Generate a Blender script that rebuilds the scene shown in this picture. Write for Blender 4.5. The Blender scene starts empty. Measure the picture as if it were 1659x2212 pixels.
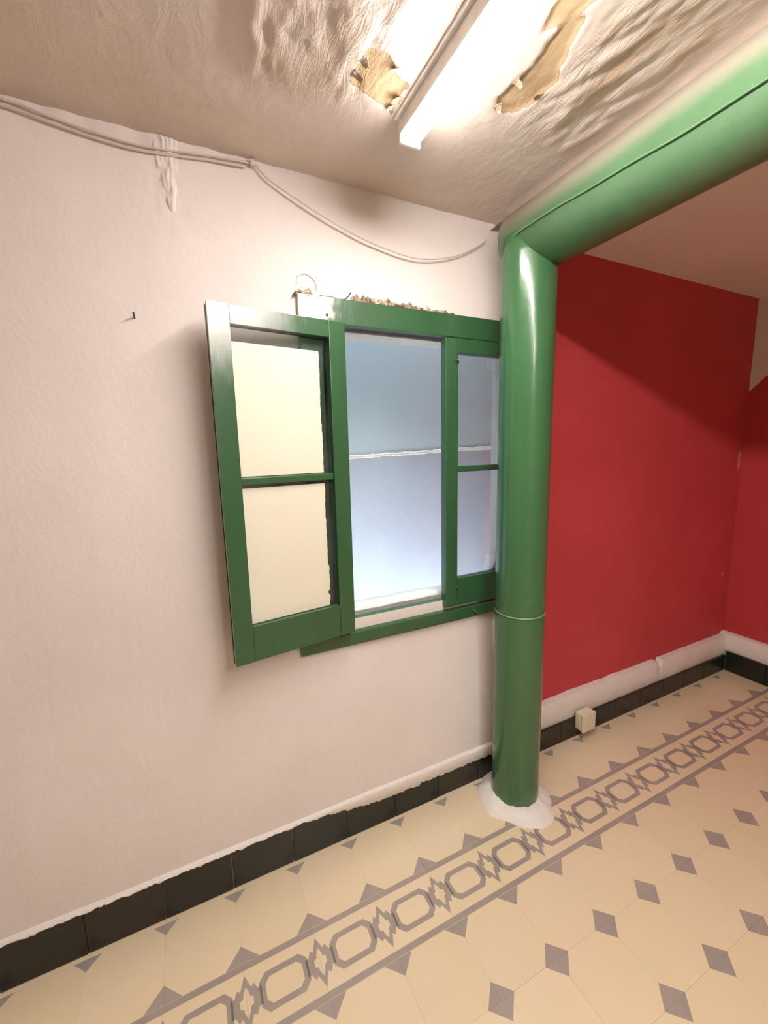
import bpy, bmesh, math, random
from mathutils import Matrix, Vector, noise
random.seed(7)
C = bpy.context.scene.collection
R = math.radians

# ---------------------------------------------------------------- camera
FPX = 889.3
yaw, pitch, roll = R(25.282), R(-8.768), R(-1.361)
fw = Vector((math.sin(yaw)*math.cos(pitch), math.cos(yaw)*math.cos(pitch), math.sin(pitch)))
rt = Vector((math.cos(yaw), -math.sin(yaw), 0)); up = rt.cross(fw)
r2 = math.cos(roll)*rt + math.sin(roll)*up; u2 = -math.sin(roll)*rt + math.cos(roll)*up
cd = bpy.data.cameras.new('camera'); cam = bpy.data.objects.new('camera', cd); C.objects.link(cam)
M = Matrix((r2, u2, -fw)).transposed().to_4x4(); M.translation = (0.1795, -1.3232, 1.4333)
cam.matrix_world = M
cd.sensor_fit = 'HORIZONTAL'; cd.sensor_width = 36; cd.lens = FPX*36/1659; cd.clip_start = 0.01
bpy.context.scene.camera = cam
# ---------------------------------------------------------------- world, exposure
W = bpy.data.worlds.new('world'); bpy.context.scene.world = W; W.use_nodes = True
W.node_tree.nodes['Background'].inputs[0].default_value = (0.80, 0.90, 1.0, 1)
W.node_tree.nodes['Background'].inputs[1].default_value = 5.2
vs = bpy.context.scene.view_settings
vs.view_transform = 'Standard'; vs.look = 'None'; vs.gamma = 1; vs.use_curve_mapping = False
vs.exposure = 1.72
TUBE_STRENGTH = 34.0
TUBE_COLOR = (1.0, 0.93, 0.875)

# ---------------------------------------------------------------- node helpers
class NT:
    def __init__(s, name):
        s.m = bpy.data.materials.new(name); s.m.use_nodes = True
        s.t = s.m.node_tree; s.b = s.t.nodes['Principled BSDF']
    def n(s, typ, **kw):
        x = s.t.nodes.new(typ)
        for k, v in kw.items(): setattr(x, k, v)
        return x
    def l(s, a, b): s.t.links.new(a, b)
    def put(s, sock, v):
        if isinstance(v, (int, float, tuple)): sock.default_value = v
        else: s.l(v, sock)
    def math(s, op, a, b=0.0, c=None, clamp=False):
        x = s.n('ShaderNodeMath', operation=op, use_clamp=clamp)
        s.put(x.inputs[0], a); s.put(x.inputs[1], b)
        if c is not None: s.put(x.inputs[2], c)
        return x.outputs[0]
    def pos(s):
        return s.n('ShaderNodeNewGeometry').outputs['Position']
    def obj(s):
        return s.n('ShaderNodeTexCoord').outputs['Object']
    def xyz(s, v):
        x = s.n('ShaderNodeSeparateXYZ'); s.l(v, x.inputs[0]); return x.outputs
    def scale(s, v, sc):
        x = s.n('ShaderNodeMapping'); s.l(v, x.inputs[0]); x.inputs['Scale'].default_value = sc; return x.outputs[0]
    def noise(s, v, sc, det=4, rough=.55, dist=0):
        x = s.n('ShaderNodeTexNoise'); s.l(v, x.inputs['Vector']); x.inputs['Scale'].default_value = sc
        x.inputs['Detail'].default_value = det; x.inputs['Roughness'].default_value = rough
        x.inputs['Distortion'].default_value = dist; return x.outputs['Fac']
    def ramp(s, f, a, b):       # smoothstep a..b
        x = s.n('ShaderNodeMapRange', interpolation_type='SMOOTHSTEP')
        s.put(x.inputs[0], f); s.put(x.inputs[1], a); s.put(x.inputs[2], b); return x.outputs[0]
    def mix(s, f, a, b):
        x = s.n('ShaderNodeMix', data_type='RGBA'); s.put(x.inputs[0], f)
        s.put(x.inputs[6], a if not isinstance(a, tuple) else (*a, 1)); s.put(x.inputs[7], b if not isinstance(b, tuple) else (*b, 1))
        return x.outputs[2]
    def col(s, c): s.put(s.b.inputs['Base Color'], c if not isinstance(c, tuple) else (*c, 1))
    def rough(s, v): s.put(s.b.inputs['Roughness'], v)
    def spec(s, v): s.b.inputs['Specular IOR Level'].default_value = v
    def bump(s, h, strength=.3, dist=.01):
        x = s.n('ShaderNodeBump'); s.l(h, x.inputs['Height']); x.inputs['Strength'].default_value = strength
        x.inputs['Distance'].default_value = dist; s.l(x.outputs[0], s.b.inputs['Normal'])

def simple(name, c, rough=.5, spec=.5, var=.12, bump=.15, nscale=30):
    m = NT(name); p = m.obj(); n = m.noise(p, nscale)
    m.col(m.mix(n, tuple(x*(1-var) for x in c), tuple(min(1, x*(1+var)) for x in c)))
    m.rough(rough); m.spec(spec)
    if bump: m.bump(n, bump, .003)
    return m.m

def plaster(name, c1, c2, stains=None):
    m = NT(name); p = m.pos()
    big = m.noise(p, 1.6, 5); st = m.noise(m.scale(p, (6, 6, 1.2)), 3, 4)
    col = m.mix(m.ramp(big, .35, .7), c1, c2)
    col = m.mix(m.math('MULTIPLY', m.ramp(st, .55, .8), .35), col, tuple(x*.9 for x in c1))
    m.col(col); m.rough(.62); m.spec(.3)
    fine = m.noise(p, 45, 6, .6); lump = m.noise(m.scale(p, (14, 14, 9)), 1, 5, .55, .6)
    v = m.n('ShaderNodeTexVoronoi'); v.inputs['Scale'].default_value = 22; m.l(p, v.inputs['Vector'])
    pit = m.ramp(v.outputs['Distance'], .0, .10)
    h = m.math('ADD', m.math('MULTIPLY', fine, .32), m.math('MULTIPLY', lump, .6))
    h = m.math('ADD', h, m.math('MULTIPLY', pit, .10))
    m.bump(h, .55, .006)
    return m

MAT = {}
MAT['wall'] = plaster('white_plaster', (.80, .725, .70), (.85, .785, .755)).m
m = plaster('red_painted_wall', (.54, .054, .062), (.60, .066, .074)); MAT['red'] = m.m
# end wall: red paint below a slanted boundary, cream above
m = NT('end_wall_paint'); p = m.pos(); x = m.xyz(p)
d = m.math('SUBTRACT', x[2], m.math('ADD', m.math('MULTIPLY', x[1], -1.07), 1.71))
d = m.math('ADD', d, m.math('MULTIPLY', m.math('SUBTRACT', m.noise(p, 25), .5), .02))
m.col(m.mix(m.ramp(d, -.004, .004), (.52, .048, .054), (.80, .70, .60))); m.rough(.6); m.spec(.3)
m.bump(m.noise(p, 12, 6), .4, .006); MAT['end'] = m.m
MAT['ceil_far'] = plaster('far_ceiling_plaster', (.82, .73, .65), (.86, .78, .70)).m
# ceiling paint: attribute peel > 0 shows bare plaster
m = NT('peeling_ceiling_paint'); p = m.pos(); a = m.n('ShaderNodeAttribute', attribute_name='peel').outputs['Fac']
ru = m.n('ShaderNodeAttribute', attribute_name='rough_zone').outputs['Fac']
e = m.math('ADD', a, m.math('MULTIPLY', m.math('SUBTRACT', m.noise(p, 60, 5), .5), .012))
mask = m.ramp(e, -.0008, .0008)
rust = m.ramp(m.noise(m.scale(p, (14, 5, 5)), 1, 5), .42, .68)
paint = m.mix(m.ramp(m.noise(p, 2.2, 5), .35, .7), (.64, .54, .475), (.71, .62, .555))
paint = m.mix(m.math('MULTIPLY', m.math('MULTIPLY', ru, rust), .8), paint, (.46, .33, .22))
bare = m.mix(m.noise(p, 9, 5), (.46, .32, .18), (.54, .40, .25))
line = m.math('SUBTRACT', 1.0, m.ramp(m.math('ABSOLUTE', e), 0.0, .0022))
c = m.mix(mask, paint, bare); c = m.mix(m.math('MULTIPLY', line, .75), c, (.30, .20, .12))
m.col(c); m.rough(.6); m.spec(.3)
h = m.math('ADD', m.math('MULTIPLY', m.noise(p, 40, 6, .6), .3), m.noise(m.scale(p, (16, 10, 10)), 1, 6, .6, .8))
st = m.noise(m.scale(p, (60, 16, 20)), 1, 7, .62, 1.2); h = m.math('ADD', h, m.math('MULTIPLY', m.math('MULTIPLY', ru, st), 3.2))
m.bump(h, .45, .006); MAT['ceiling'] = m.m

def green(name, c=(.034, .108, .044), rough=.22, wear=None):
    m = NT(name); p = m.pos(); n = m.noise(m.scale(p, (9, 9, 3)), 1, 5)
    col = m.mix(n, tuple(x*.82 for x in c), tuple(x*1.18 for x in c))
    sp = m.ramp(m.noise(p, 95, 2), .755, .78)
    col = m.mix(m.math('MULTIPLY', sp, .25), col, (.55, .62, .50))
    if wear: col = wear(m, p, col)
    m.col(col); m.rough(m.math('ADD', rough, m.math('MULTIPLY', m.noise(p, 14), .05))); m.spec(.55)
    m.b.inputs['Coat Weight'].default_value = .25; m.b.inputs['Coat Roughness'].default_value = .15
    m.bump(m.math('ADD', m.noise(m.scale(p, (30, 30, 8)), 1, 4), m.math('MULTIPLY', m.noise(p, 60), .4)), .28, .003)
    return m.m
MAT['green'] = green('green_gloss_paint')
MAT['green_col'] = green('green_gloss_column_paint', (.050, .150, .060), .2)
def frame_wear(m, p, col):
    x = m.xyz(p)
    reg = m.math('MULTIPLY', m.math('SUBTRACT', 1.0, m.ramp(x[0], .56, .76)), m.ramp(x[2], 1.80, 1.86))
    n = m.noise(m.scale(p, (40, 40, 14)), 1, 5)
    w = m.ramp(m.math('ADD', reg, m.math('SUBTRACT', n, .5)), .45, .75)
    return m.mix(w, col, (.66, .68, .64))
MAT['green_head'] = green('worn_green_frame_paint', wear=frame_wear, rough=.3)
def sash_wear(m, p, col):
    x = m.xyz(p); n = m.noise(m.scale(p, (30, 30, 9)), 1, 5)
    reg = m.math('MULTIPLY', m.math('SUBTRACT', 1.0, m.ramp(x[0], .28, .60)), m.ramp(x[2], 1.55, 1.84))
    w = m.ramp(m.math('ADD', reg, m.math('MULTIPLY', m.math('SUBTRACT', n, .5), .5)), .1, .85)
    return m.mix(w, col, (.50, .53, .50))
MAT['green_sash'] = green('chalky_green_sash_paint', wear=sash_wear, rough=.26)
# beam: green with bare cream strip along its upper edge
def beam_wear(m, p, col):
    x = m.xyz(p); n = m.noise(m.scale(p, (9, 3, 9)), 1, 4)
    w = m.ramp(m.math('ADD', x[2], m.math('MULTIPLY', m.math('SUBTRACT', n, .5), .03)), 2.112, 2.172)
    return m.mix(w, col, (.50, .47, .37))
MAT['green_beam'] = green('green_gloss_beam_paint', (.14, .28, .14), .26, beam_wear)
MAT['cream'] = simple('cream_plastic', (.78, .72, .52), .35)
MAT['bare'] = simple('bare_wood', (.62, .50, .34), .7)
MAT['dark'] = simple('dark_metal_and_shade', (.02, .02, .018), .5)
MAT['cable'] = simple('painted_cable', (.66, .58, .53), .5, bump=.05)
MAT['cable_g'] = simple('green_painted_cable', (.10, .22, .10), .35, bump=.05)
MAT['metal'] = simple('white_fixture_metal', (.80, .76, .72), .4, bump=0)
m = NT('cream_glass_paint'); p = m.obj(); n = m.noise(p, 7, 5)
m.col(m.mix(n, (.78, .75, .60), (.84, .81, .68))); m.rough(.55); m.bump(m.noise(p, 22, 5), .15, .003); MAT['film'] = m.m
# thin window glass: clear with a fresnel sheen and faint dust
m = NT('window_glass'); t = m.t; tr = m.n('ShaderNodeBsdfTransparent'); tr.inputs[0].default_value = (.90, .93, .92, 1)
gl = m.n('ShaderNodeBsdfGlossy'); gl.inputs['Roughness'].default_value = .04
fr = m.n('ShaderNodeFresnel'); fr.inputs[0].default_value = 1.45
df = m.n('ShaderNodeBsdfDiffuse'); df.inputs[0].default_value = (.7, .72, .70, 1)
m1 = m.n('ShaderNodeMixShader'); m.l(fr.outputs[0], m1.inputs[0]); m.l(tr.outputs[0], m1.inputs[1]); m.l(gl.outputs[0], m1.inputs[2])
m2 = m.n('ShaderNodeMixShader'); m.l(m.math('MULTIPLY', m.ramp(m.noise(m.obj(), 4, 5), .3, .8), .08), m2.inputs[0])
m.l(m1.outputs[0], m2.inputs[1]); m.l(df.outputs[0], m2.inputs[2])
m.l(m2.outputs[0], t.nodes['Material Output'].inputs['Surface']); MAT['glass'] = m.m
# lamp diffuser
m = NT('lamp_diffuser'); m.col((.9, .9, .9)); m.b.inputs['Emission Color'].default_value = (*TUBE_COLOR, 1)
m.b.inputs['Emission Strength'].default_value = TUBE_STRENGTH; MAT['lamp'] = m.m
# black baseboard tile
m = NT('black_glazed_tile'); p = m.pos(); oi = m.n('ShaderNodeObjectInfo').outputs['Random']
c = m.mix(oi, (.010, .014, .012), (.026, .018, .012)); dust = m.ramp(m.noise(p, 28, 6, .65), .60, .78)
m.col(m.mix(m.math('MULTIPLY', dust, .05), c, (.5, .46, .40))); m.rough(.3); m.bump(m.noise(p, 35, 4), .2, .003); MAT['black'] = m.m
MAT['grout'] = simple('grout', (.60, .52, .40), .9)
MAT['edge_paint'] = simple('white_edge_plaster', (.80, .74, .69), .6, bump=.6, nscale=90)

def tile_mat(name, c1, c2, wear):
    m = NT(name); p = m.pos(); oi = m.n('ShaderNodeObjectInfo').outputs['Random']
    c = m.mix(m.noise(p, 3.2, 5), c1, c2)
    c = m.mix(m.math('MULTIPLY', oi, .35), c, tuple(x*.86 for x in c1))
    w = m.ramp(m.noise(p, 6, 4, .5), .4, .9)
    c = m.mix(m.math('MULTIPLY', w, wear), c, (.60, .53, .42))
    m.col(c); m.rough(m.math('ADD', .20, m.math('MULTIPLY', m.noise(p, 8, 4), .10))); m.spec(.5)
    m.bump(m.noise(p, 18, 5), .08, .003); return m.m
MAT['tile'] = tile_mat('cream_cement_tile', (.80, .67, .41), (.78, .65, .51), .15)
MAT['motif'] = tile_mat('grey_cement_motif', (.34, .29, .26), (.40, .34, .30), .30)
MAT['motif_d'] = tile_mat('grey_cement_diamond', (.36, .31, .28), (.41, .35, .31), .15)
# far floor (outside the laid tiles): the same diamonds from the material
A0, LB0, LB1 = -.061, -.273, -.457      # row by the wall, border band edges
m = NT('cement_floor_beyond'); p = m.pos(); x = m.xyz(p)
fx = m.math('ABSOLUTE', m.math('SUBTRACT', m.math('FRACT', m.math('ADD', m.math('DIVIDE', x[0], .2), 100.5)), .5))
fy = m.math('ABSOLUTE', m.math('SUBTRACT', m.math('FRACT', m.math('ADD', m.math('DIVIDE', m.math('SUBTRACT', x[1], LB1), .2), 100.5)), .5))
dm = m.ramp(m.math('ADD', fx, fy), .20, .215)
m.col(m.mix(dm, (.24, .21, .19), (.68, .55, .37))); m.rough(.35); MAT['floor'] = m.m
# outdoor light-shaft wall: pale blue limewash
m = NT('pale_blue_limewash'); p = m.pos(); x = m.xyz(p)
up_ = m.ramp(m.math('ADD', x[2], m.math('MULTIPLY', m.noise(p, 6), .02)), 1.40, 1.425)
c = m.mix(up_, (.48, .55, .62), (.54, .66, .70)); c = m.mix(m.math('MULTIPLY', m.ramp(m.noise(p, 3.5, 6), .45, .75), .2), c, (.62, .68, .74))
m.col(c); m.rough(.8); m.spec(.2); m.bump(m.noise(p, 14, 6), .35, .01); MAT['blue'] = m.m
MAT['reveal'] = simple('white_reveal_plaster', (.82, .79, .72), .7, bump=.5, nscale=40)
m = NT('crumbled_plaster'); p = m.pos(); n = m.noise(m.scale(p, (60, 60, 30)), 1, 6, .7)
m.col(m.mix(m.ramp(n, .40, .60), (.16, .10, .05), (.72, .60, .44))); m.rough(.9); m.bump(n, 1.0, .01); MAT['crumb'] = m.m
MAT['pale_patch'] = simple('pale_pink_patch', (.62, .20, .22), .7)
MAT['hidden'] = simple('plain_plaster', (.44, .38, .35), .8)

# ---------------------------------------------------------------- mesh helpers
def mesh_obj(name, verts, faces, mat, parent=None, smooth=False, fmats=None):
    me = bpy.data.meshes.new(name); me.from_pydata([tuple(v) for v in verts], [], faces); me.update()
    for mm in (mat if isinstance(mat, list) else [mat]): me.materials.append(mm)
    if fmats: me.polygons.foreach_set('material_index', fmats)
    if smooth: me.polygons.foreach_set('use_smooth', [True]*len(me.polygons))
    o = bpy.data.objects.new(name, me); C.objects.link(o)
    if parent: o.parent = parent
    return o
def bm_obj(name, bm, mat, parent=None, smooth=False):
    bmesh.ops.recalc_face_normals(bm, faces=bm.faces)
    me = bpy.data.meshes.new(name); bm.to_mesh(me); bm.free(); me.materials.append(mat)
    if smooth: me.polygons.foreach_set('use_smooth', [True]*len(me.polygons))
    o = bpy.data.objects.new(name, me); C.objects.link(o)
    if parent: o.parent = parent
    return o
def add_box(bm, a, b, bev=0):
    r = bmesh.ops.create_cube(bm, size=1)
    for v in r['verts']:
        v.co = Vector([(a[i]+b[i])/2 + v.co[i]*(b[i]-a[i]) for i in range(3)])
    if bev:
        es = list({e for v in r['verts'] for e in v.link_edges})
        bmesh.ops.bevel(bm, geom=es, offset=bev, segments=2, affect='EDGES', profile=.6)
def box(name, a, b, mat, parent=None, bev=0):
    bm = bmesh.new(); add_box(bm, a, b, bev); return bm_obj(name, bm, mat, parent)
def tube(name, pts, r, mat, parent=None, seg=8, sub=5):
    P = [Vector(p) for p in pts]; Q = []
    for i in range(len(P)-1):       # catmull-rom
        p0, p1, p2, p3 = P[max(0, i-1)], P[i], P[i+1], P[min(len(P)-1, i+2)]
        for k in range(sub):
            t = k/sub
            Q.append(.5*((2*p1)+(-p0+p2)*t+(2*p0-5*p1+4*p2-p3)*t*t+(-p0+3*p1-3*p2+p3)*t**3))
    Q.append(P[-1]); vs_, fs = [], []
    for i, q in enumerate(Q):
        d = (Q[min(i+1, len(Q)-1)]-Q[max(i-1, 0)]).normalized()
        a = d.cross(Vector((.1, .3, 1))).normalized(); b = d.cross(a)
        for k in range(seg):
            t = 2*math.pi*k/seg; vs_.append(q+r*(math.cos(t)*a+math.sin(t)*b))
    for i in range(len(Q)-1):
        for k in range(seg):
            fs.append((i*seg+k, i*seg+(k+1) % seg, (i+1)*seg+(k+1) % seg, (i+1)*seg+k))
    fs.append(tuple(range(seg))[::-1]); fs.append(tuple(range((len(Q)-1)*seg, len(Q)*seg)))
    return mesh_obj(name, vs_, fs, mat, parent, True)
def lathe(name, prof, centre, mat, parent=None, seg=64, axis='Z', wob=0):
    vs_, fs = [], []
    for (r, h) in prof:
        for k in range(seg):
            t = 2*math.pi*k/seg
            rr = r*(1+wob*noise.noise(Vector((math.cos(t)*2, math.sin(t)*2, h*9)))) if wob else r
            a, b = rr*math.cos(t), rr*math.sin(t)
            vs_.append((centre[0]+a, centre[1]+b, centre[2]+h) if axis == 'Z' else (centre[0]+a, centre[1]+h, centre[2]+b))
    n = len(prof)
    for i in range(n-1):
        for k in range(seg):
            fs.append((i*seg+k, i*seg+(k+1) % seg, (i+1)*seg+(k+1) % seg, (i+1)*seg+k))
    fs.append(tuple(range(seg))[::-1]); fs.append(tuple(range((n-1)*seg, n*seg)))
    o = mesh_obj(name, vs_, fs, mat, parent, True)
    bm = bmesh.new(); bm.from_mesh(o.data); bmesh.ops.recalc_face_normals(bm, faces=bm.faces); bm.to_mesh(o.data); bm.free()
    return o
def empty(name, loc, parent=None):
    o = bpy.data.objects.new(name, None); C.objects.link(o); o.location = loc
    if parent: o.parent = parent
    return o
def tag(o, label=None, cat=None, group=None, kind=None):
    if label: o['label'] = label
    if cat: o['category'] = cat
    if group: o['group'] = group
    if kind: o['kind'] = kind
    return o
def sst(a, b, v):
    t = max(0, min(1, (v-a)/(b-a))); return t*t*(3-2*t)
def frange(a, b, s):
    n = max(1, round((b-a)/s)); return [a+(b-a)*i/n for i in range(n+1)]
def fbm(x, y, z, o=4):
    return noise.fractal(Vector((x, y, z)), .9, 2.1, o)

H, H2, XC, XM = 2.244, 2.222, 3.183, 1.50      # heights, end wall, where white turns red
X0, Y0 = -1.6, -3.4
HX0, HX1, HZ0, HZ1, WT = .62, 1.412, .83, 1.826, .15   # window hole, wall thickness

# ---------------------------------------------------------------- window wall (lumpy plaster grid with hole)
xs = sorted(set([round(v, 4) for v in frange(X0, -.5, .05)+frange(-.5, HX0, .014)+frange(HX0, HX1, .02)+[HX1, XM]]))
zs = sorted(set([round(v, 4) for v in frange(0, HZ0, .018)+frange(HZ0, HZ1, .02)+frange(HZ1, H+.03, .014)]))
vs_, fs, idx = [], [], {}
def wall_disp(x, z):
    d = .0024*fbm(x*2.3, z*2.3, 1) + .0006*fbm(x*14, z*9, 5)
    e = math.exp(-((x-.195)/.035)**2)*(1 if z > 2.06 else math.exp(-((2.06-z)/.02)**2))      # flaked run of plaster under the ceiling
    d += e*.010*fbm(x*45, z*22, 9)
    e = math.exp(-((z-2.235)/.03)**2); d += e*.006*fbm(x*25, z*25, 3)
    inside = min(max(HX0-x, x-HX1), 9) if HZ0 < z < HZ1 else 9
    return d + .037*sst(.80, .14, z)
for j, z in enumerate(zs):
    for i, x in enumerate(xs):
        e = max(HX0-.03-x, x-HX1-.03, HZ0-.03-z, z-HZ1-.03, 0)
        vs_.append((x, -max(-.004, wall_disp(x, z))*min(1, e/.05), z))
nx = len(xs)
def inhole(x, z): return HX0 < x < HX1 and HZ0 < z < HZ1
for j in range(len(zs)-1):
    for i in range(nx-1):
        if inhole((xs[i]+xs[i+1])/2, (zs[j]+zs[j+1])/2): continue
        fs.append((j*nx+i, j*nx+i+1, (j+1)*nx+i+1, (j+1)*nx+i))
base = len(vs_)
# outer skin and the reveals of the hole
def q(*p):
    k = len(vs_); vs_.extend(p); fs.append((k, k+1, k+2, k+3))
for (a, b, c, d) in ((X0, HX0, 0, H+.03), (HX1, XM, 0, H+.03), (HX0, HX1, 0, HZ0), (HX0, HX1, HZ1, H+.03)):
    q((a, WT, c), (a, WT, d), (b, WT, d), (b, WT, c))
q((X0, 0, 0), (X0, WT, 0), (X0, WT, H+.03), (X0, 0, H+.03)); q((XM, 0, 0), (XM, WT, 0), (XM, WT, H+.03), (XM, 0, H+.03))
wall = mesh_obj('wall_window', vs_, fs, MAT['wall'], smooth=True)
tag(wall, 'white uneven plaster wall with the green window', kind='structure')
rv = []; rf = []
def q2(*p):
    k = len(rv); rv.extend(p); rf.append((k, k+1, k+2, k+3))
q2((HX0, 0, HZ0), (HX0, WT, HZ0), (HX0, WT, HZ1), (HX0, 0, HZ1)); q2((HX1, 0, HZ0), (HX1, WT, HZ0), (HX1, WT, HZ1), (HX1, 0, HZ1))
q2((HX0, .06, HZ1), (HX0, WT, HZ1), (HX1, WT, HZ1), (HX1, .06, HZ1)); q2((HX0, .06, HZ1), (HX0, .06, HZ1+.08), (HX1, .06, HZ1+.08), (HX1, .06, HZ1))
mesh_obj('window_reveal', rv, rf, MAT['reveal'], wall)
# rough mortar sill behind the frame
bm = bmesh.new(); xx = frange(HX0, HX1, .02)
rows = [(.05, .835), (.055, .846), (.11, .838), (.16, .832), (.165, .80)]
grid = [[bm.verts.new((x, y+.004*fbm(x*20, y*30, 2), z+(.004*fbm(x*18, y*40, 7) if z > .81 else 0))) for x in xx] for y, z in rows]
for j in range(len(rows)-1):
    for i in range(len(xx)-1): bm.faces.new((grid[j][i], grid[j][i+1], grid[j+1][i+1], grid[j+1][i]))
bm_obj('mortar_sill', bm, MAT['reveal'], wall, True)
# half-round plaster bead in the corner behind the column
lathe('plaster_bead', [(.004, .14), (.032, .16), (.028, .45), (.034, .6), (.03, .735), (.01, .745)], (1.335, .004, 0), MAT['edge_paint'], wall, 20, wob=.15)
# crumbled plaster over the frame head
def crumble(x0, x1, zf, hf, name):
    bm = bmesh.new(); xx = frange(x0, x1, .004); n = 7; g = []
    for i, x in enumerate(xx):
        hgt = max(.003, hf((x-x0)/(x1-x0))*(1+.9*fbm(x*70, 3, 1)))
        zb = zf(x)
        g.append([bm.verts.new((x, -.004-.010*(1-(k/(n-1))**2)*(1+.8*fbm(x*80, k*.9, 6)) if k < n-1 else .002, zb-.004+hgt*k/(n-1))) for k in range(n)])
    for i in range(len(xx)-1):
        for k in range(n-1): bm.faces.new((g[i][k], g[i+1][k], g[i+1][k+1], g[i][k+1]))
    return bm_obj(name, bm, MAT['crumb'], wall)
crumble(.69, 1.14, lambda x: 1.906, lambda t: .026*(1-.55*t)*(1-.8*max(0, (t-.8)/.2))*(1 if t > .06 else t/.06), 'broken_plaster')
crumble(.515, .60, lambda x: 1.904, lambda t: .026*math.sin(math.pi*min(1, t+.08)), 'broken_plaster')
def ridge(name, pts, r):
    return tube(name, pts, r, MAT['edge_paint'], wall, 6, 4)
bm = bmesh.new(); xx = frange(.13, .27, .0028); zz = frange(2.04, 2.243, .0032); g = []
for x in xx:
    col_ = []
    for z in zz:
        cw = .010+.028*sst(2.05, 2.24, z); e = math.exp(-((x-.200)/cw)**2)*sst(2.045, 2.10, z)
        d = e*(.004+.013*abs(fbm(x*60, z*16, 9))) + .006*math.exp(-((x-.207)/.008)**2-((z-2.080)/.008)**2)
        e *= .75+.6*fbm(x*35, z*14, 4)
        col_.append(bm.verts.new((x, .008-.011*sst(.05, .6, e)-e*.012*abs(fbm(x*60, z*16, 9)), z)))
    g.append(col_)
for i in range(len(xx)-1):
    for k in range(len(zz)-1): bm.faces.new((g[i][k], g[i+1][k], g[i+1][k+1], g[i][k+1]))
bm_obj('flaked_plaster', bm, MAT['wall'], wall, True)
ridge('plaster_ridge', [(.528, -.001, 1.935), (.532, -.002, 1.955), (.552, -.002, 1.966), (.572, -.002, 1.962), (.588, -.002, 1.945), (.590, -.001, 1.925)], .0022)
ridge('plaster_crack', [(.60, -.002, 1.909), (.64, -.003, 1.909), (.672, -.003, 1.905), (.69, -.003, 1.915), (.705, -.002, 1.933)], .0018).data.materials[0] = MAT['dark']

# ---------------------------------------------------------------- far room shell
w = box('wall_red', (XM, 0, 0), (XC+.15, WT, H2+.05), MAT['red']); tag(w, 'red painted wall past the green column', kind='structure')
w2 = box('wall_end', (XC, Y0, 0), (XC+.15, 0, H2+.05), MAT['end']); tag(w2, 'end wall of the far room, red with a pale upper part', kind='structure')
w3 = box('wall_rear', (X0, Y0-.15, 0), (XC+.15, Y0, H+.05), MAT['hidden']); tag(w3, 'plain wall behind the viewer', kind='structure')
w4 = box('wall_left', (X0-.15, Y0, 0), (X0, 0, H+.05), MAT['hidden']); tag(w4, 'plain wall left of the viewer', kind='structure')
def pale_patch(name, cx, cz, wx, wz, parent, seed):
    random.seed(seed); n = 14; vv = []
    for y in (-.0015, .001):
        for k in range(n):
            t = 2*math.pi*k/n; rr = random.uniform(.8, 1.1)
            vv.append((cx+wx*math.cos(t)*rr, y, cz+wz*math.sin(t)*rr))
    ff = [tuple(range(n))]+[(k, (k+1) % n, n+(k+1) % n, n+k) for k in range(n)]
    return mesh_obj(name, vv, ff, MAT['pale_patch'], parent)
pale_patch('pink_patch', 3.155, 1.32, .018, .055, w, 3); pale_patch('pink_patch', 3.10, .62, .014, .014, w, 4)  # small irregular pale pink patches on the red wall
w5 = box('ceiling', (1.36, Y0, H2), (XC+.15, .15, H2+.15), MAT['ceil_far']); tag(w5, 'shaded beige ceiling beyond the green beam', kind='structure')

# ---------------------------------------------------------------- near ceiling with peeling paint
def sd_poly(px, py, poly):
    d = 1e9; ins = False; n = len(poly)
    for i in range(n):
        x1, y1 = poly[i]; x2, y2 = poly[(i+1) % n]
        ex, ey = x2-x1, y2-y1; t = max(0, min(1, ((px-x1)*ex+(py-y1)*ey)/(ex*ex+ey*ey+1e-12)))
        d = min(d, math.hypot(px-x1-ex*t, py-y1-ey*t))
        if (y1 > py) != (y2 > py) and px < (x2-x1)*(py-y1)/(y2-y1)+x1: ins = not ins
    return d if ins else -d
P1 = [(.579, -.366), (.588, -.40), (.584, -.432), (.60, -.437), (.621, -.443), (.650, -.428), (.657, -.413), (.672, -.402), (.709, -.392), (.700, -.37), (.698, -.34), (.706, -.305), (.672, -.318), (.638, -.333), (.60, -.34), (.58, -.348)]
P2 = [(.932, -.419), (.918, -.445), (.921, -.471), (.931, -.54), (.926, -.577), (.915, -.64), (.95, -.66), (.974, -.593), (1.01, -.531), (1.005, -.466), (.985, -.43), (.963, -.417)]
P3 = [(.895, -.60), (.874, -.654), (.88, -.80), (.93, -.90), (.975, -.80), (.939, -.691), (.928, -.65)]
xs = sorted(set([round(v, 4) for v in frange(X0, .1, .06)+frange(.1, 1.36, .0075)]))
ys = sorted(set([round(v, 4) for v in frange(Y0, -1.1, .06)+frange(-1.1, .02, .0075)]))
vs_, fs, peel, rz = [], [], [], []
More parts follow.
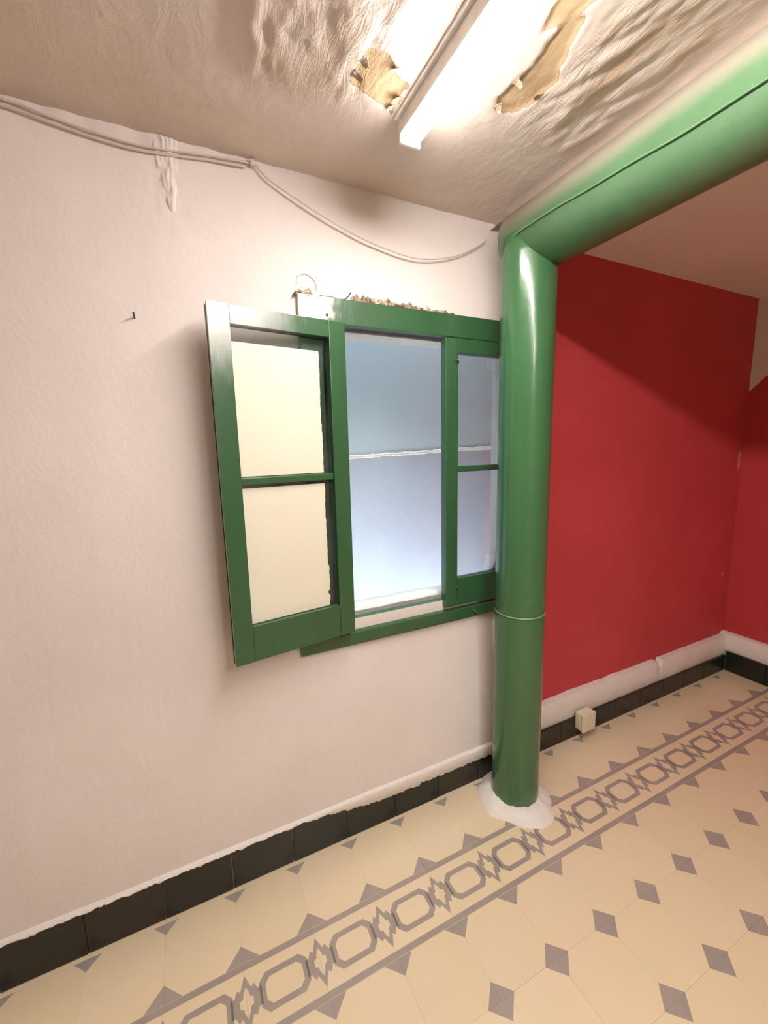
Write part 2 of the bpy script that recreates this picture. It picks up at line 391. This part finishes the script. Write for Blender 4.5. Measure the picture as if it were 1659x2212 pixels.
for y in ys:
    for x in xs:
        s = -1
        if .5 < x < 1.1 and -1 < y < -.25:
            s = max(sd_poly(x, y, P1), sd_poly(x, y, P2), sd_poly(x, y, P3)) + .006*fbm(x*40, y*40, 0)
        zr = sst(.97, 1.06, x+.12*fbm(x*3, y*3, 5))*sst(-.30, -.48, y+.05*fbm(x*9, y*9, 8))*(1-sst(1.2, 1.26, x))
        zl = sst(.33, .42, x)*(1-sst(.60, .70, x))*sst(-.22, -.34, y)
        base_ = .0035*fbm(x*1.8, y*1.8, 4) + .0012*fbm(x*9, y*9, 2)
        # long wrinkles run along Y on the right, blisters on the left
        wr = abs(fbm(x*17+y*4, y*4.5-x*2, 11)); bl = abs(fbm(x*12, y*7, 21))
        d = base_ + zr*(.013*wr-.001) + zl*(.010*bl-.001) + .0012*abs(fbm(x*30, y*30, 3))
        # fold where the old paint sags on the left
        f = x-(.375+.35*(-.30-y)*-.25+.02*fbm(y*8, 1, 1)); d += .007*math.exp(-(f/.014)**2)*sst(-.25, -.33, y)
        d -= .0045*sst(-.002, .002, s)
        vs_.append((x, y, H-d*min(1, max(0, -y-.005)/.04) if x < 1.3 else H)); peel.append(s); rz.append(max(zr, zl*.7))
nx = len(xs)
for j in range(len(ys)-1):
    for i in range(nx-1): fs.append((j*nx+i, (j+1)*nx+i, (j+1)*nx+i+1, j*nx+i+1))
k = len(vs_); vs_ += [(X0, Y0, H+.12), (1.36, Y0, H+.12), (1.36, .15, H+.12), (X0, .15, H+.12)]; peel += [-1]*4; rz += [0]*4
fs.append((k, k+1, k+2, k+3))
ceil = mesh_obj('ceiling', vs_, fs, MAT['ceiling'], smooth=True)
for nm, dat in (('peel', peel), ('rough_zone', rz)):
    at = ceil.data.attributes.new(nm, 'FLOAT', 'POINT'); at.data.foreach_set('value', dat)
tag(ceil, 'blistered ceiling with peeling paint over the lamp', kind='structure')
random.seed(11)
def flake(x, y, s, ang):
    vv = []; n = 4
    for i in range(n):
        t = i/(n-1)
        for sd in (-1, 1):
            a, b = s*(t-.2), sd*s*.45*(1-.5*t)+random.uniform(-.1, .1)*s
            z = H-.001-.35*s*t*t
            for th in (0, -.0008): vv.append((x+a*math.cos(ang)-b*math.sin(ang), y+a*math.sin(ang)+b*math.cos(ang), z+th))
    ff = []
    for i in range(n-1):
        a = i*4; b = a+4
        ff += [(a, a+2, b+2, b), (a+1, b+1, b+3, a+3), (a, b, b+1, a+1), (a+2, a+3, b+3, b+2)]
    ff += [(0, 1, 3, 2), ((n-1)*4, (n-1)*4+2, (n-1)*4+3, (n-1)*4+1)]
    return mesh_obj('paint_flake', vv, ff, MAT['ceiling'], ceil)
for (x, y, s, a) in [(.584, -.372, .022, 0.2), (.585, -.41, .02, .5), (.663, -.413, .022, 3.4), (.706, -.35, .026, 3.0), (.70, -.325, .018, 2.6), (.93, -.43, .02, .6), (1.003, -.49, .024, 3.1), (.924, -.50, .02, .1)]:
    flake(x, y, s, a)

# ---------------------------------------------------------------- floor: cement tiles
TX0, TX1, TROWS = -5, 16, 7
YT = LB1-TROWS*.2; xa, xb = TX0*.2, XC
fv = []; ff = []
def fq(x0, x1, y0, y1, z):
    k = len(fv); fv.extend([(x0, y0, z), (x1, y0, z), (x1, y1, z), (x0, y1, z)]); ff.append((k, k+1, k+2, k+3))
fq(X0, xa, YT, 0.02, 0); fq(X0, XC, Y0, YT, 0); fq(xa, XC, YT, .02, -.004); 
k = len(fv); fv += [(X0, Y0, -.15), (XC, Y0, -.15), (XC, .02, -.15), (X0, .02, -.15)]; ff.append((k+3, k+2, k+1, k))
for (a, b) in (((X0, Y0), (XC, Y0)), ((XC, Y0), (XC, .02)), ((XC, .02), (X0, .02)), ((X0, .02), (X0, Y0))):
    k = len(fv); fv += [(*a, -.15), (*b, -.15), (*b, -.004), (*a, -.004)]; ff.append((k, k+1, k+2, k+3))
floor = mesh_obj('floor', fv, ff, [MAT['floor'], MAT['grout']], fmats=[0, 0, 1]+[0]*5)
tag(floor, 'patterned cement tile floor with a chain border', kind='structure')
G = .00015; ZP = .00025
def tile_mesh(name, wx, y0, y1, polys, x0=0.0):
    """tile body from x0..wx, y0..y1 (local), top at 0; polys = list of (pts, material index) inlaid on top"""
    vv = [(x0+G, y0+G, -.004), (wx-G, y0+G, -.004), (wx-G, y1-G, -.004), (x0+G, y1-G, -.004), (x0+G, y0+G, 0), (wx-G, y0+G, 0), (wx-G, y1-G, 0), (x0+G, y1-G, 0)]
    ff = [(4, 5, 6, 7), (0, 1, 5, 4), (1, 2, 6, 5), (2, 3, 7, 6), (3, 0, 4, 7)]; fm = [0]*5
    for pts, mi in polys:
        k = len(vv); vv += [(min(max(a, x0+G), wx-G), min(max(b, y0+G), y1-G), ZP) for a, b in pts]; ff.append(tuple(range(k, k+len(pts)))); fm.append(mi)
    me = bpy.data.meshes.new(name); me.from_pydata(vv, [], ff)
    for q_ in (MAT['tile'], MAT['motif'], MAT['motif_d']): me.materials.append(q_)
    me.polygons.foreach_set('material_index', fm); me.update(); return me
Dm = .043
def corners(wx, y0, y1, which, d=Dm):
    o = []
    if 'a' in which: o.append(([(0, y0), (d, y0), (0, y0+d)], 2))
    if 'b' in which: o.append(([(wx, y0), (wx, y0+d), (wx-d, y0)], 2))
    if 'c' in which: o.append(([(wx, y1), (wx-d, y1), (wx, y1-d)], 2))
    if 'd' in which: o.append(([(0, y1), (0, y1-d), (d, y1)], 2))
    return o
rowA = tile_mesh('tile', .2, LB0, A0, corners(.2, LB0, A0, 'ab', .046)+corners(.2, LB0, A0, 'cd', .034))
rowS = tile_mesh('tile', .2, A0, 0.0, [])
rowF = tile_mesh('tile', .2, -.2, 0, corners(.2, -.2, 0, 'abcd'))
# border tile: stripes, octagon link, half diamonds at both joints
def border():
    y0, y1 = LB1, LB0; cy = (y0+y1)/2; P = []
    sw = .017; e = .001
    P.append(([(0, y1-sw-e), (.2, y1-sw-e), (.2, y1-e), (0, y1-e)], 1)); P.append(([(0, y0+e), (.2, y0+e), (.2, y0+sw+e), (0, y0+sw+e)], 1))
    def ring(o, i):
        n = len(o)
        for k in range(n): P.append(([o[k], o[(k+1) % n], i[(k+1) % n], i[k]], 1))
    def octo(u, v, c): return [(.1-u+c, cy-v), (.1+u-c, cy-v), (.1+u, cy-v+c), (.1+u, cy+v-c), (.1+u-c, cy+v), (.1-u+c, cy+v), (.1-u, cy+v-c), (.1-u, cy-v+c)]
    ring(octo(.066, .046, .019), octo(.050, .031, .013))
    for s, bx in ((1, 0.0), (-1, .2)):
        X = lambda u: bx+s*u
        # zig-zag connector between the joint diamond and the link
        out = [(X(0), cy+.062), (X(.014), cy+.030), (X(.022), cy+.036), (X(.030), cy+.020), (X(.040), cy+.022), (X(.040), cy-.022), (X(.030), cy-.020), (X(.022), cy-.036), (X(.014), cy-.030), (X(0), cy-.062)]
        inn = [(X(0), cy+.036), (X(.008), cy+.018), (X(.008), cy+.012), (X(.017), cy+.008), (X(.017), cy+.003), (X(.017), cy-.003), (X(.017), cy-.008), (X(.008), cy-.012), (X(.008), cy-.018), (X(0), cy-.036)]
        for k in range(9):
            f = [out[k], out[k+1], inn[k+1], inn[k]]
            P.append((f if s < 0 else f[::-1], 1))
    return P
rowB = tile_mesh('tile', .2, LB1, LB0, border())
def lay(me, k, y, wx=None):
    o = bpy.data.objects.new('tile', me); C.objects.link(o); o.location = (k*.2, y, random.uniform(-.0003, .0001)); o.parent = floor
for k in range(TX0, 15):
    lay(rowS, k, 0); lay(rowA, k, 0); lay(rowB, k, 0)
    for r_ in range(TROWS): lay(rowF, k, LB1-.2*r_)
wl = XC-3.0      # cut tiles against the end wall
cutm = [(tile_mesh('tile', wl, LB0, A0, corners(.2, LB0, A0, 'a', .046)+corners(.2, LB0, A0, 'd', .034)), 0), (tile_mesh('tile', wl, A0, 0, []), 0),
        (tile_mesh('tile', wl, LB1, LB0, border()), 0)]
cf = tile_mesh('tile', wl, -.2, 0, corners(.2, -.2, 0, 'ad')); cutm += [(cf, LB1-.2*r_) for r_ in range(TROWS)]
for me, y in cutm: lay(me, 15, y)

# ---------------------------------------------------------------- baseboards
bb = box('baseboard_left', (X0, -.036, 0), (XM, .0, .140), MAT['grout']); tag(bb, 'black tile baseboard under the white window wall', kind='structure')
def bevel_tile(name, a, b, parent, bev=.002): return box(name, a, b, MAT['black'], parent, bev)
random.seed(5)
k = -8
while k*.2 < XM:
    xa_ = max(k*.2-.05*0, X0)+.0015; xb_ = min((k+1)*.2, XM)-.0015
    dz = random.uniform(-.003, .003)
    bevel_tile('baseboard_tile', (xa_, -.048+random.uniform(-.001, .001), .001), (xb_, -.034, .143+dz), bb); k += 1
# ragged plaster lip painted over the top of the tiles
def lip(x0, x1, zr, name, parent, mat):
    bm = bmesh.new(); xx = frange(x0, x1, .006); g = []
    for x in xx:
        z0 = zr(x)+.008*fbm(x*24, 1, 1)+.006*fbm(x*80, 2, 2); n_ = .003*fbm(x*40, 5, 5)
        g.append([bm.verts.new(c) for c in ((x, -.0485, z0), (x, -.0505+n_*.3, z0+.002), (x, -.0505+n_*.5, .141+n_), (x, -.047, .1465+n_*.6), (x, -.036, .150), (x, -.030, .154))])
    for i in range(len(xx)-1):
        for j in range(5): bm.faces.new((g[i][j], g[i+1][j], g[i+1][j+1], g[i][j+1]))
    return bm_obj(name, bm, mat, parent, True)
lip(X0, XM, lambda x: .139-.040*sst(.40, .80, x), 'plaster_lip', bb, MAT['edge_paint'])
bl = box('baseboard_far', (XM, -.036, 0), (XC, 0, .098), MAT['grout']); tag(bl, 'black tile baseboard under the red wall', kind='structure')
x = XM
while x < XC-.05:
    x2 = min(x+.2, XC-.048); bevel_tile('baseboard_tile', (x+.0008, -.048, .001), (x2-.0008, -.034, .100), bl); x += .2
be = box('baseboard_end', (XC-.036, Y0, 0), (XC, -.036, .125), MAT['grout']); tag(be, 'black tile baseboard along the end wall', kind='structure')
y = -.048
while y > -2.0:
    bevel_tile('baseboard_tile', (XC-.048, y-.2+.0008, .001), (XC-.034, y-.0008, .126), be); y -= .2
# white painted strip over the far baseboards, with a notch
def strip(pts, name):
    """pts: list of (x, y, nx, ny, z0, z1): path point, outward normal, bottom, top"""
    bm = bmesh.new(); g = []
    for (x, y, nx_, ny_, z0, z1) in pts:
        w_ = .003*fbm(x*6+y*6, 2, 2); t1 = z1+.004*fbm(x*12, y*12, 4)
        g.append([bm.verts.new(c) for c in ((x+nx_*.034, y+ny_*.034, z0), (x+nx_*(.036+w_), y+ny_*(.036+w_), z0+.004), (x+nx_*(.034+w_), y+ny_*(.034+w_), t1-.004), (x+nx_*.028, y+ny_*.028, t1), (x, y, t1+.004))])
    for i in range(len(pts)-1):
        for j in range(4): bm.faces.new((g[i][j], g[i+1][j], g[i+1][j+1], g[i][j+1]))
    return bm_obj(name, bm, MAT['edge_paint'], None, True)
pp = [(x, 0, 0, -1, .099, (.218 if not 2.465 < x < 2.49 else .185)) for x in frange(XM-.1, XC-.036, .0125)]
s1 = strip(pp, 'trim_1'); tag(s1, 'white painted strip between red wall and black baseboard', kind='structure')
s2 = strip([(XC, y, -1, 0, .125, .235) for y in frange(-.0, -2.2, .05)], 'trim_2'); tag(s2, 'white painted strip on the end wall above the baseboard', kind='structure')

# ---------------------------------------------------------------- light shaft outside
sh = box('wall_outside', (-.6, .70, -.6), (3.2, .82, 4.2), MAT['blue']); tag(sh, 'pale blue wall of the light shaft behind the window', kind='structure')
bm = bmesh.new(); xx = frange(.5, 2.2, .012); g = []
for x in xx:
    zc = 1.392+.02*(x-.945)/.57+.004*fbm(x*10, 0, 0); hh = .010+.007*fbm(x*35, 4, 4)
    g.append([bm.verts.new((x, yy, zz)) for yy, zz in ((.7005, zc-hh), (.692+.004*fbm(x*40, 1, 7), zc-.2*hh), (.694+.003*fbm(x*50, 1, 9), zc+.4*hh), (.7005, zc+hh))])
for i in range(len(xx)-1):
    for j in range(3): bm.faces.new((g[i][j], g[i+1][j], g[i+1][j+1], g[i][j+1]))
bm_obj('mortar_seam', bm, MAT['reveal'], sh, True)
s3 = box('wall_shaft', (-.75, WT, -.6), (-.6, .82, 4.2), MAT['blue']); tag(s3, 'side wall of the light shaft', kind='structure')
s4 = box('wall_shaft', (3.2, WT, -.6), (3.35, .82, 4.2), MAT['blue']); tag(s4, 'side wall of the light shaft', kind='structure')
s5 = box('wall_upper', (-.75, WT-.03, H+.16), (3.35, WT+.10, 4.2), MAT['hidden']); tag(s5, 'outer wall of the storey above', kind='structure')
s6 = box('floor', (-.75, WT, -.7), (3.35, .82, -.6), MAT['hidden']); tag(s6, 'bottom of the light shaft', kind='structure')

# ---------------------------------------------------------------- window
win = empty('window_1', (1.0, 0, .74)); tag(win, 'green wooden casement window with its left sash folded back against the wall', kind='structure')
win.location = (0, 0, 0)
FX0, FX1 = .525, 1.50
def wp(name, a, b, mat=None, bev=.0025, parent=None): return box(name, a, b, mat or MAT['green'], parent or win, bev)
wp('frame_head', (FX0, -.016, 1.827), (FX1, .012, 1.905), MAT['green_head'])
wp('head_gap_shade', (HX0+.002, .0125, 1.831), (HX1-.002, .0585, 1.898), MAT['dark'], 0)  # black board standing in for the shade in the gap under the head
wp('frame_jamb', (FX0, -.014, .80), (.662, .050, 1.829), MAT['green_head'])
wp('frame_jamb', (1.458, -.014, .80), (FX1, .050, 1.829), MAT['green'])
# sill member: stepped profile
def prism_x(name, prof, x0, x1, mat, parent):
    n = len(prof); vv = [(x0, a, b) for a, b in prof]+[(x1, a, b) for a, b in prof]
    ff = [tuple(range(n)), tuple(range(2*n-1, n-1, -1))]+[(k, n+k, n+(k+1) % n, (k+1) % n) for k in range(n)]
    o = mesh_obj(name, vv, ff, mat, parent); bm = bmesh.new(); bm.from_mesh(o.data); bmesh.ops.recalc_face_normals(bm, faces=bm.faces); bm.to_mesh(o.data); bm.free(); return o
prism_x('frame_sill', [(.055, .74), (-.018, .74), (-.020, .745), (-.020, .783), (-.017, .787), (.006, .790), (.007, .797), (.030, .801), (.031, .815), (.055, .818)], .475, FX1, MAT['green'], win)
box('screw_hole', (.612, -.0175, 1.846), (.620, -.010, 1.855), MAT['dark'], win, .002)

SW, SZ0, SZ1, ST = .402, .806, 1.822, .034
def make_sash(name, origin, ang, groove, film, mat, flip=1):
    """local u runs from the hinge to the free edge, local n points to the room; built in local x,y then placed"""
    s = empty(name, origin, win); s.rotation_euler = (0, 0, ang)
    # local: +x = towards free edge, room side = local y * flip
    f = flip
    def lb(nm, u0, u1, n0, n1, z0, z1, m_, bev=.0018):
        a = (u0, min(f*n0, f*n1), z0); b = (u1, max(f*n0, f*n1), z1)
        return box(nm, a, b, m_, s, bev)
    lb('stile', 0, .055, -ST/2, ST/2, SZ0, SZ1, mat)
    if groove:
        prof = [(.347, -ST/2), (.402, -ST/2), (.402, -.010), (.396, -.010), (.396, -.005), (.400, -.005), (.400, .003), (.395, .003), (.395, .008), (.402, .008), (.402, ST/2), (.347, ST/2)]
        n = len(prof); vv = [(u, f*v, SZ0) for u, v in prof]+[(u, f*v, SZ1) for u, v in prof]
        ff_ = [tuple(range(n)), tuple(range(2*n-1, n-1, -1))]+[(k, n+k, n+(k+1) % n, (k+1) % n) for k in range(n)]
        o = mesh_obj('stile', vv, ff_, mat, s); bm = bmesh.new(); bm.from_mesh(o.data); bmesh.ops.recalc_face_normals(bm, faces=bm.faces); bm.to_mesh(o.data); bm.free()
        lb('edge_bead', .3965, .4006, -.0030, .0010, SZ0, SZ1, MAT['bare'], 0)
    else:
        lb('stile', .347, .402, -ST/2, ST/2, SZ0, SZ1, mat, .004)
    lb('rail', .0556, .3464, -ST/2, ST/2-.0006, 1.772, SZ1, mat); lb('rail', .0556, .3464, -ST/2, ST/2-.0006, SZ0, .916, mat)
    lb('glazing_bar', .0556, .3464, -.006, .010, 1.338, 1.360, mat, .004)
    for z0, z1 in ((.9155, 1.3385), (1.3595, 1.7725)):
        lb('pane', .0556, .3464, -.0065, -.0035, z0, z1, MAT['glass'], 0)
    if film:
        for z0, z1, ztop, sd in ((1.362, 1.732, 1, 1), (.918, 1.328, 0, 2)):
            L, Rr, n = [], [], 60
            vv, ff_ = [], []
            for i in range(n+1):
                z = z0+(z1-z0)*i/n
                r_ = .084+.003*fbm(z*8, sd, 1)+.0025*fbm(z*60, sd, 2)
                if sd == 2 and z < 1.06: r_ += .012*abs(fbm(z*45, 7, 2))-.006
                l_ = .3455-.002*abs(fbm(z*20, sd, 5))
                jag = .004*fbm(i*.9, 3, sd)
                vv += [(r_, f*-.0030, z), (l_, f*-.0030, z), (r_, f*-.0022, z), (l_, f*-.0022, z)]
            for i in range(n):
                a = 4*i; ff_ += [(a+2, a+3, a+7, a+6), (a, a+4, a+5, a+1), (a, a+2, a+6, a+4), (a+1, a+5, a+7, a+3)]
            mesh_obj('paint_film', vv, ff_, MAT['film'], s)
    return s
# left sash: hinged at the left jamb, swung back 172 degrees almost flat to the wall
th = R(8)
make_sash('sash', (.656, -.038, 0), math.pi+th, True, True, MAT['green_sash'], flip=1)
make_sash('sash', (1.455, -.004, 0), math.pi+R(0.6), False, False, MAT['green'], flip=1)
def hook(x, z):
    tube('hook', [(x-.006, -.022, z), (x, -.034, z+.002), (x+.008, -.030, z-.005), (x+.006, -.024, z-.012)], .0026, MAT['green'], win, 6, 3)
hook(1.098, 1.742); hook(1.102, .885)
tube('hook', [(1.19, -.020, .770), (1.198, -.030, .762), (1.212, -.026, .748)], .003, MAT['green'], win, 6, 3)

# ---------------------------------------------------------------- column
col = empty('column', (1.287, -.179, 0)); tag(col, 'round glossy green pillar standing against the wall beside the window', 'column')
pr = [(.090, 0)]+[(.0920+.0006*fbm(z*7, 0, 0), z) for z in frange(.01, .800, .06)]+[(.092, .806), (.0905, .809), (.0905, .811), (.0925, .814)]+[(.0922+.0006*fbm(z*7, 3, 0), z) for z in frange(.83, 2.115, .06)]
o = lathe('shaft', pr, (0, 0, 0), MAT['green_col'], col, 96)
o = lathe('joint_ring', [(.089, -.004), (.0935, -.0025), (.0938, .0005), (.089, .003)], (0, 0, .8085), simple('chipped_ring_paint', (.18, .34, .18), .4, nscale=80, var=.5), col, 96, wob=.01)
# rough cement collar at the foot
cv, cf_ = [], []; NS, RR = 72, [(.085, .030), (.094, .033), (.112, .026), (.130, .014), (.147, .004), (.150, 0)]
for i, (r_, z) in enumerate(RR):
    for k in range(NS):
        t = 2*math.pi*k/NS; w_ = 1+(.10*fbm(math.cos(t)*1.5, math.sin(t)*1.5, 3)+.04*math.cos(4*t))*(r_-.085)/.03*.5
        cv.append((r_*w_*math.cos(t), r_*w_*math.sin(t), z*(1+.35*fbm(math.cos(t)*4, math.sin(t)*4, i)) if 0 < i < 5 else z))
for i in range(len(RR)-1):
    for k in range(NS): cf_.append((i*NS+k, i*NS+(k+1) % NS, (i+1)*NS+(k+1) % NS, (i+1)*NS+k))
o = mesh_obj('cement_collar', cv, cf_, MAT['edge_paint'], col, True); o['label'] = 'rough white cement collar'
# ---------------------------------------------------------------- beam
BX, BZ, BR = 1.31, 2.122, .110
beam = empty('beam', (BX, 0, BZ)); tag(beam, 'round glossy green beam running under the ceiling from the pillar', 'beam')
prof = [(BR+.0008*fbm(h*3, 1, 1), h) for h in frange(-.120, Y0+.001, .05)]
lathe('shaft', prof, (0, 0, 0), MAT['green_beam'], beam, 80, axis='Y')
# plaster packing between beam and ceilings
bm = bmesh.new(); yy = frange(-.002, Y0+.002, .03); g = []
for y in yy:
    n_ = .003*fbm(y*9, 0, 0); g.append([bm.verts.new((a-BX, y, b-BZ)) for a, b in ((1.262+n_, 2.2205), (1.285+n_, 2.236), (1.298+n_, 2.250), (1.40, 2.250), (1.405, 2.16))])
for i in range(len(yy)-1):
    for j in range(4): bm.faces.new((g[i][j], g[i+1][j], g[i+1][j+1], g[i][j+1]))
o = bm_obj('plaster_packing', bm, MAT['edge_paint'], beam, True)

# ---------------------------------------------------------------- cables
def beam_pt(y, ang, off=.003):
    cx, cz = .1795, 1.4333; dx, dz = math.cos(R(ang)), math.sin(R(ang)); ox, oz = cx-BX, cz-BZ; rr = BR+off
    b = ox*dx+oz*dz; c = ox*ox+oz*oz-rr*rr; t = -b-math.sqrt(max(0, b*b-c)); return (cx+dx*t, y, cz+dz*t)
cab = [(-.9, -.006, 2.222), (-.4, -.006, 2.232), (-.128, -.008, 2.230), (-.045, -.008, 2.219), (.09, -.008, 2.206), (.181, -.008, 2.208), (.30, -.008, 2.222), (.418, -.009, 2.230), (.435, -.012, 2.218), (.472, -.016, 2.190), (.62, -.020, 2.128), (.774, -.020, 2.084), (.945, -.018, 2.066), (1.097, -.014, 2.099), (1.20, -.012, 2.150), (1.235, -.014, 2.178)]
tag(tube('cable', cab, .0024, MAT['cable'], None, 8, 6), 'thin pale cable drooping above the window to the pillar', 'cable')
c2 = [(-.9, -.008, 2.196), (-.4, -.008, 2.210), (-.128, -.009, 2.216), (-.045, -.009, 2.206), (.09, -.009, 2.194), (.181, -.009, 2.197), (.30, -.009, 2.211), (.40, -.010, 2.218)]
tag(tube('cable', c2, .0030, MAT['cable'], None, 8, 6), 'thicker pale cable ending at the clip, below the wall-ceiling corner', 'cable')
c3 = [beam_pt(y, a) for y, a in ((-.16, 32.9), (-.215, 33.4), (-.358, 33.4), (-.476, 33.1), (-.598, 32.9), (-.70, 32.6), (-.805, 32.6), (-1.1, 32.6), (-1.8, 32.6))]
tag(tube('cable', c3, .0030, MAT['cable_g'], None, 8, 6), 'green painted cable running along the green beam', 'cable')
cl = box('cable_clip', (.411, -.016, 2.222), (.423, .004, 2.240), MAT['cable'], None, .002); tag(cl, 'small clip holding the cables at the top of the white wall', 'clip')
nl = tube('nail', [(.088, .003, 1.790), (.088, -.012, 1.793), (.088, -.024, 1.797)], .0022, MAT['dark'], None, 8, 3)
tag(nl, 'bent nail in the white wall left of the open sash', 'nail')

# ---------------------------------------------------------------- small junction box on the far baseboard
jb = empty('junction_box', (1.835, -.048, .04)); tag(jb, 'small cream plastic box fixed on the baseboard under the red wall', 'junction box')
b1 = box('body', (-.042, -.034, .012), (.042, 0, .100), MAT['cream'], jb, .006); b2 = box('cover', (-.044, -.050, .008), (.044, -.034, .104), MAT['cream'], jb, .008)

# ---------------------------------------------------------------- ceiling lamp
LX = .756
for LY0, LY1, lab in ((-.300, -1.55, 'lit fluorescent batten lamp on the blistered ceiling, nearest the window wall'), (-1.75, -3.0, 'unseen fill lamp added farther along the ceiling, behind the viewer')):  # second batten is added out of view to brighten the room
  lamp = empty('ceiling_lamp', (LX, LY0, H)); tag(lamp, lab, 'lamp')
  L = LY1-LY0
  box('tray', (-.041, L, -.008), (.041, -.0, .006), MAT['metal'], lamp, .002)
  box('housing', (-.029, L, -.042), (.029, -.0, -.008), MAT['metal'], lamp, .003)
  # rounded diffuser
  vv, ff = [], []; prof = []
  for k in range(13):
      t = math.pi*k/12; prof.append((-.028*math.cos(t), -.042-.019*max(0, math.sin(t))))
  n = len(prof); ysn = [L+.012, -.012]
  for y in ysn:
      for a, b in prof: vv.append((a, y, b))
  for k in range(n-1): ff.append((k, k+1, n+k+1, n+k))
  ff += [tuple(range(n))[::-1], tuple(range(n, 2*n)), (0, n, 2*n-1, n-1)]
  d_ = mesh_obj('diffuser', vv, ff, MAT['lamp'], lamp); bm = bmesh.new(); bm.from_mesh(d_.data); bmesh.ops.recalc_face_normals(bm, faces=bm.faces); bm.to_mesh(d_.data); bm.free()
  for y0, y1 in ((-.012, .0), (L, L+.012)): box('end_cap', (-.0295, y0, -.0615), (.0295, y1, -.0415), MAT['metal'], lamp, .004)
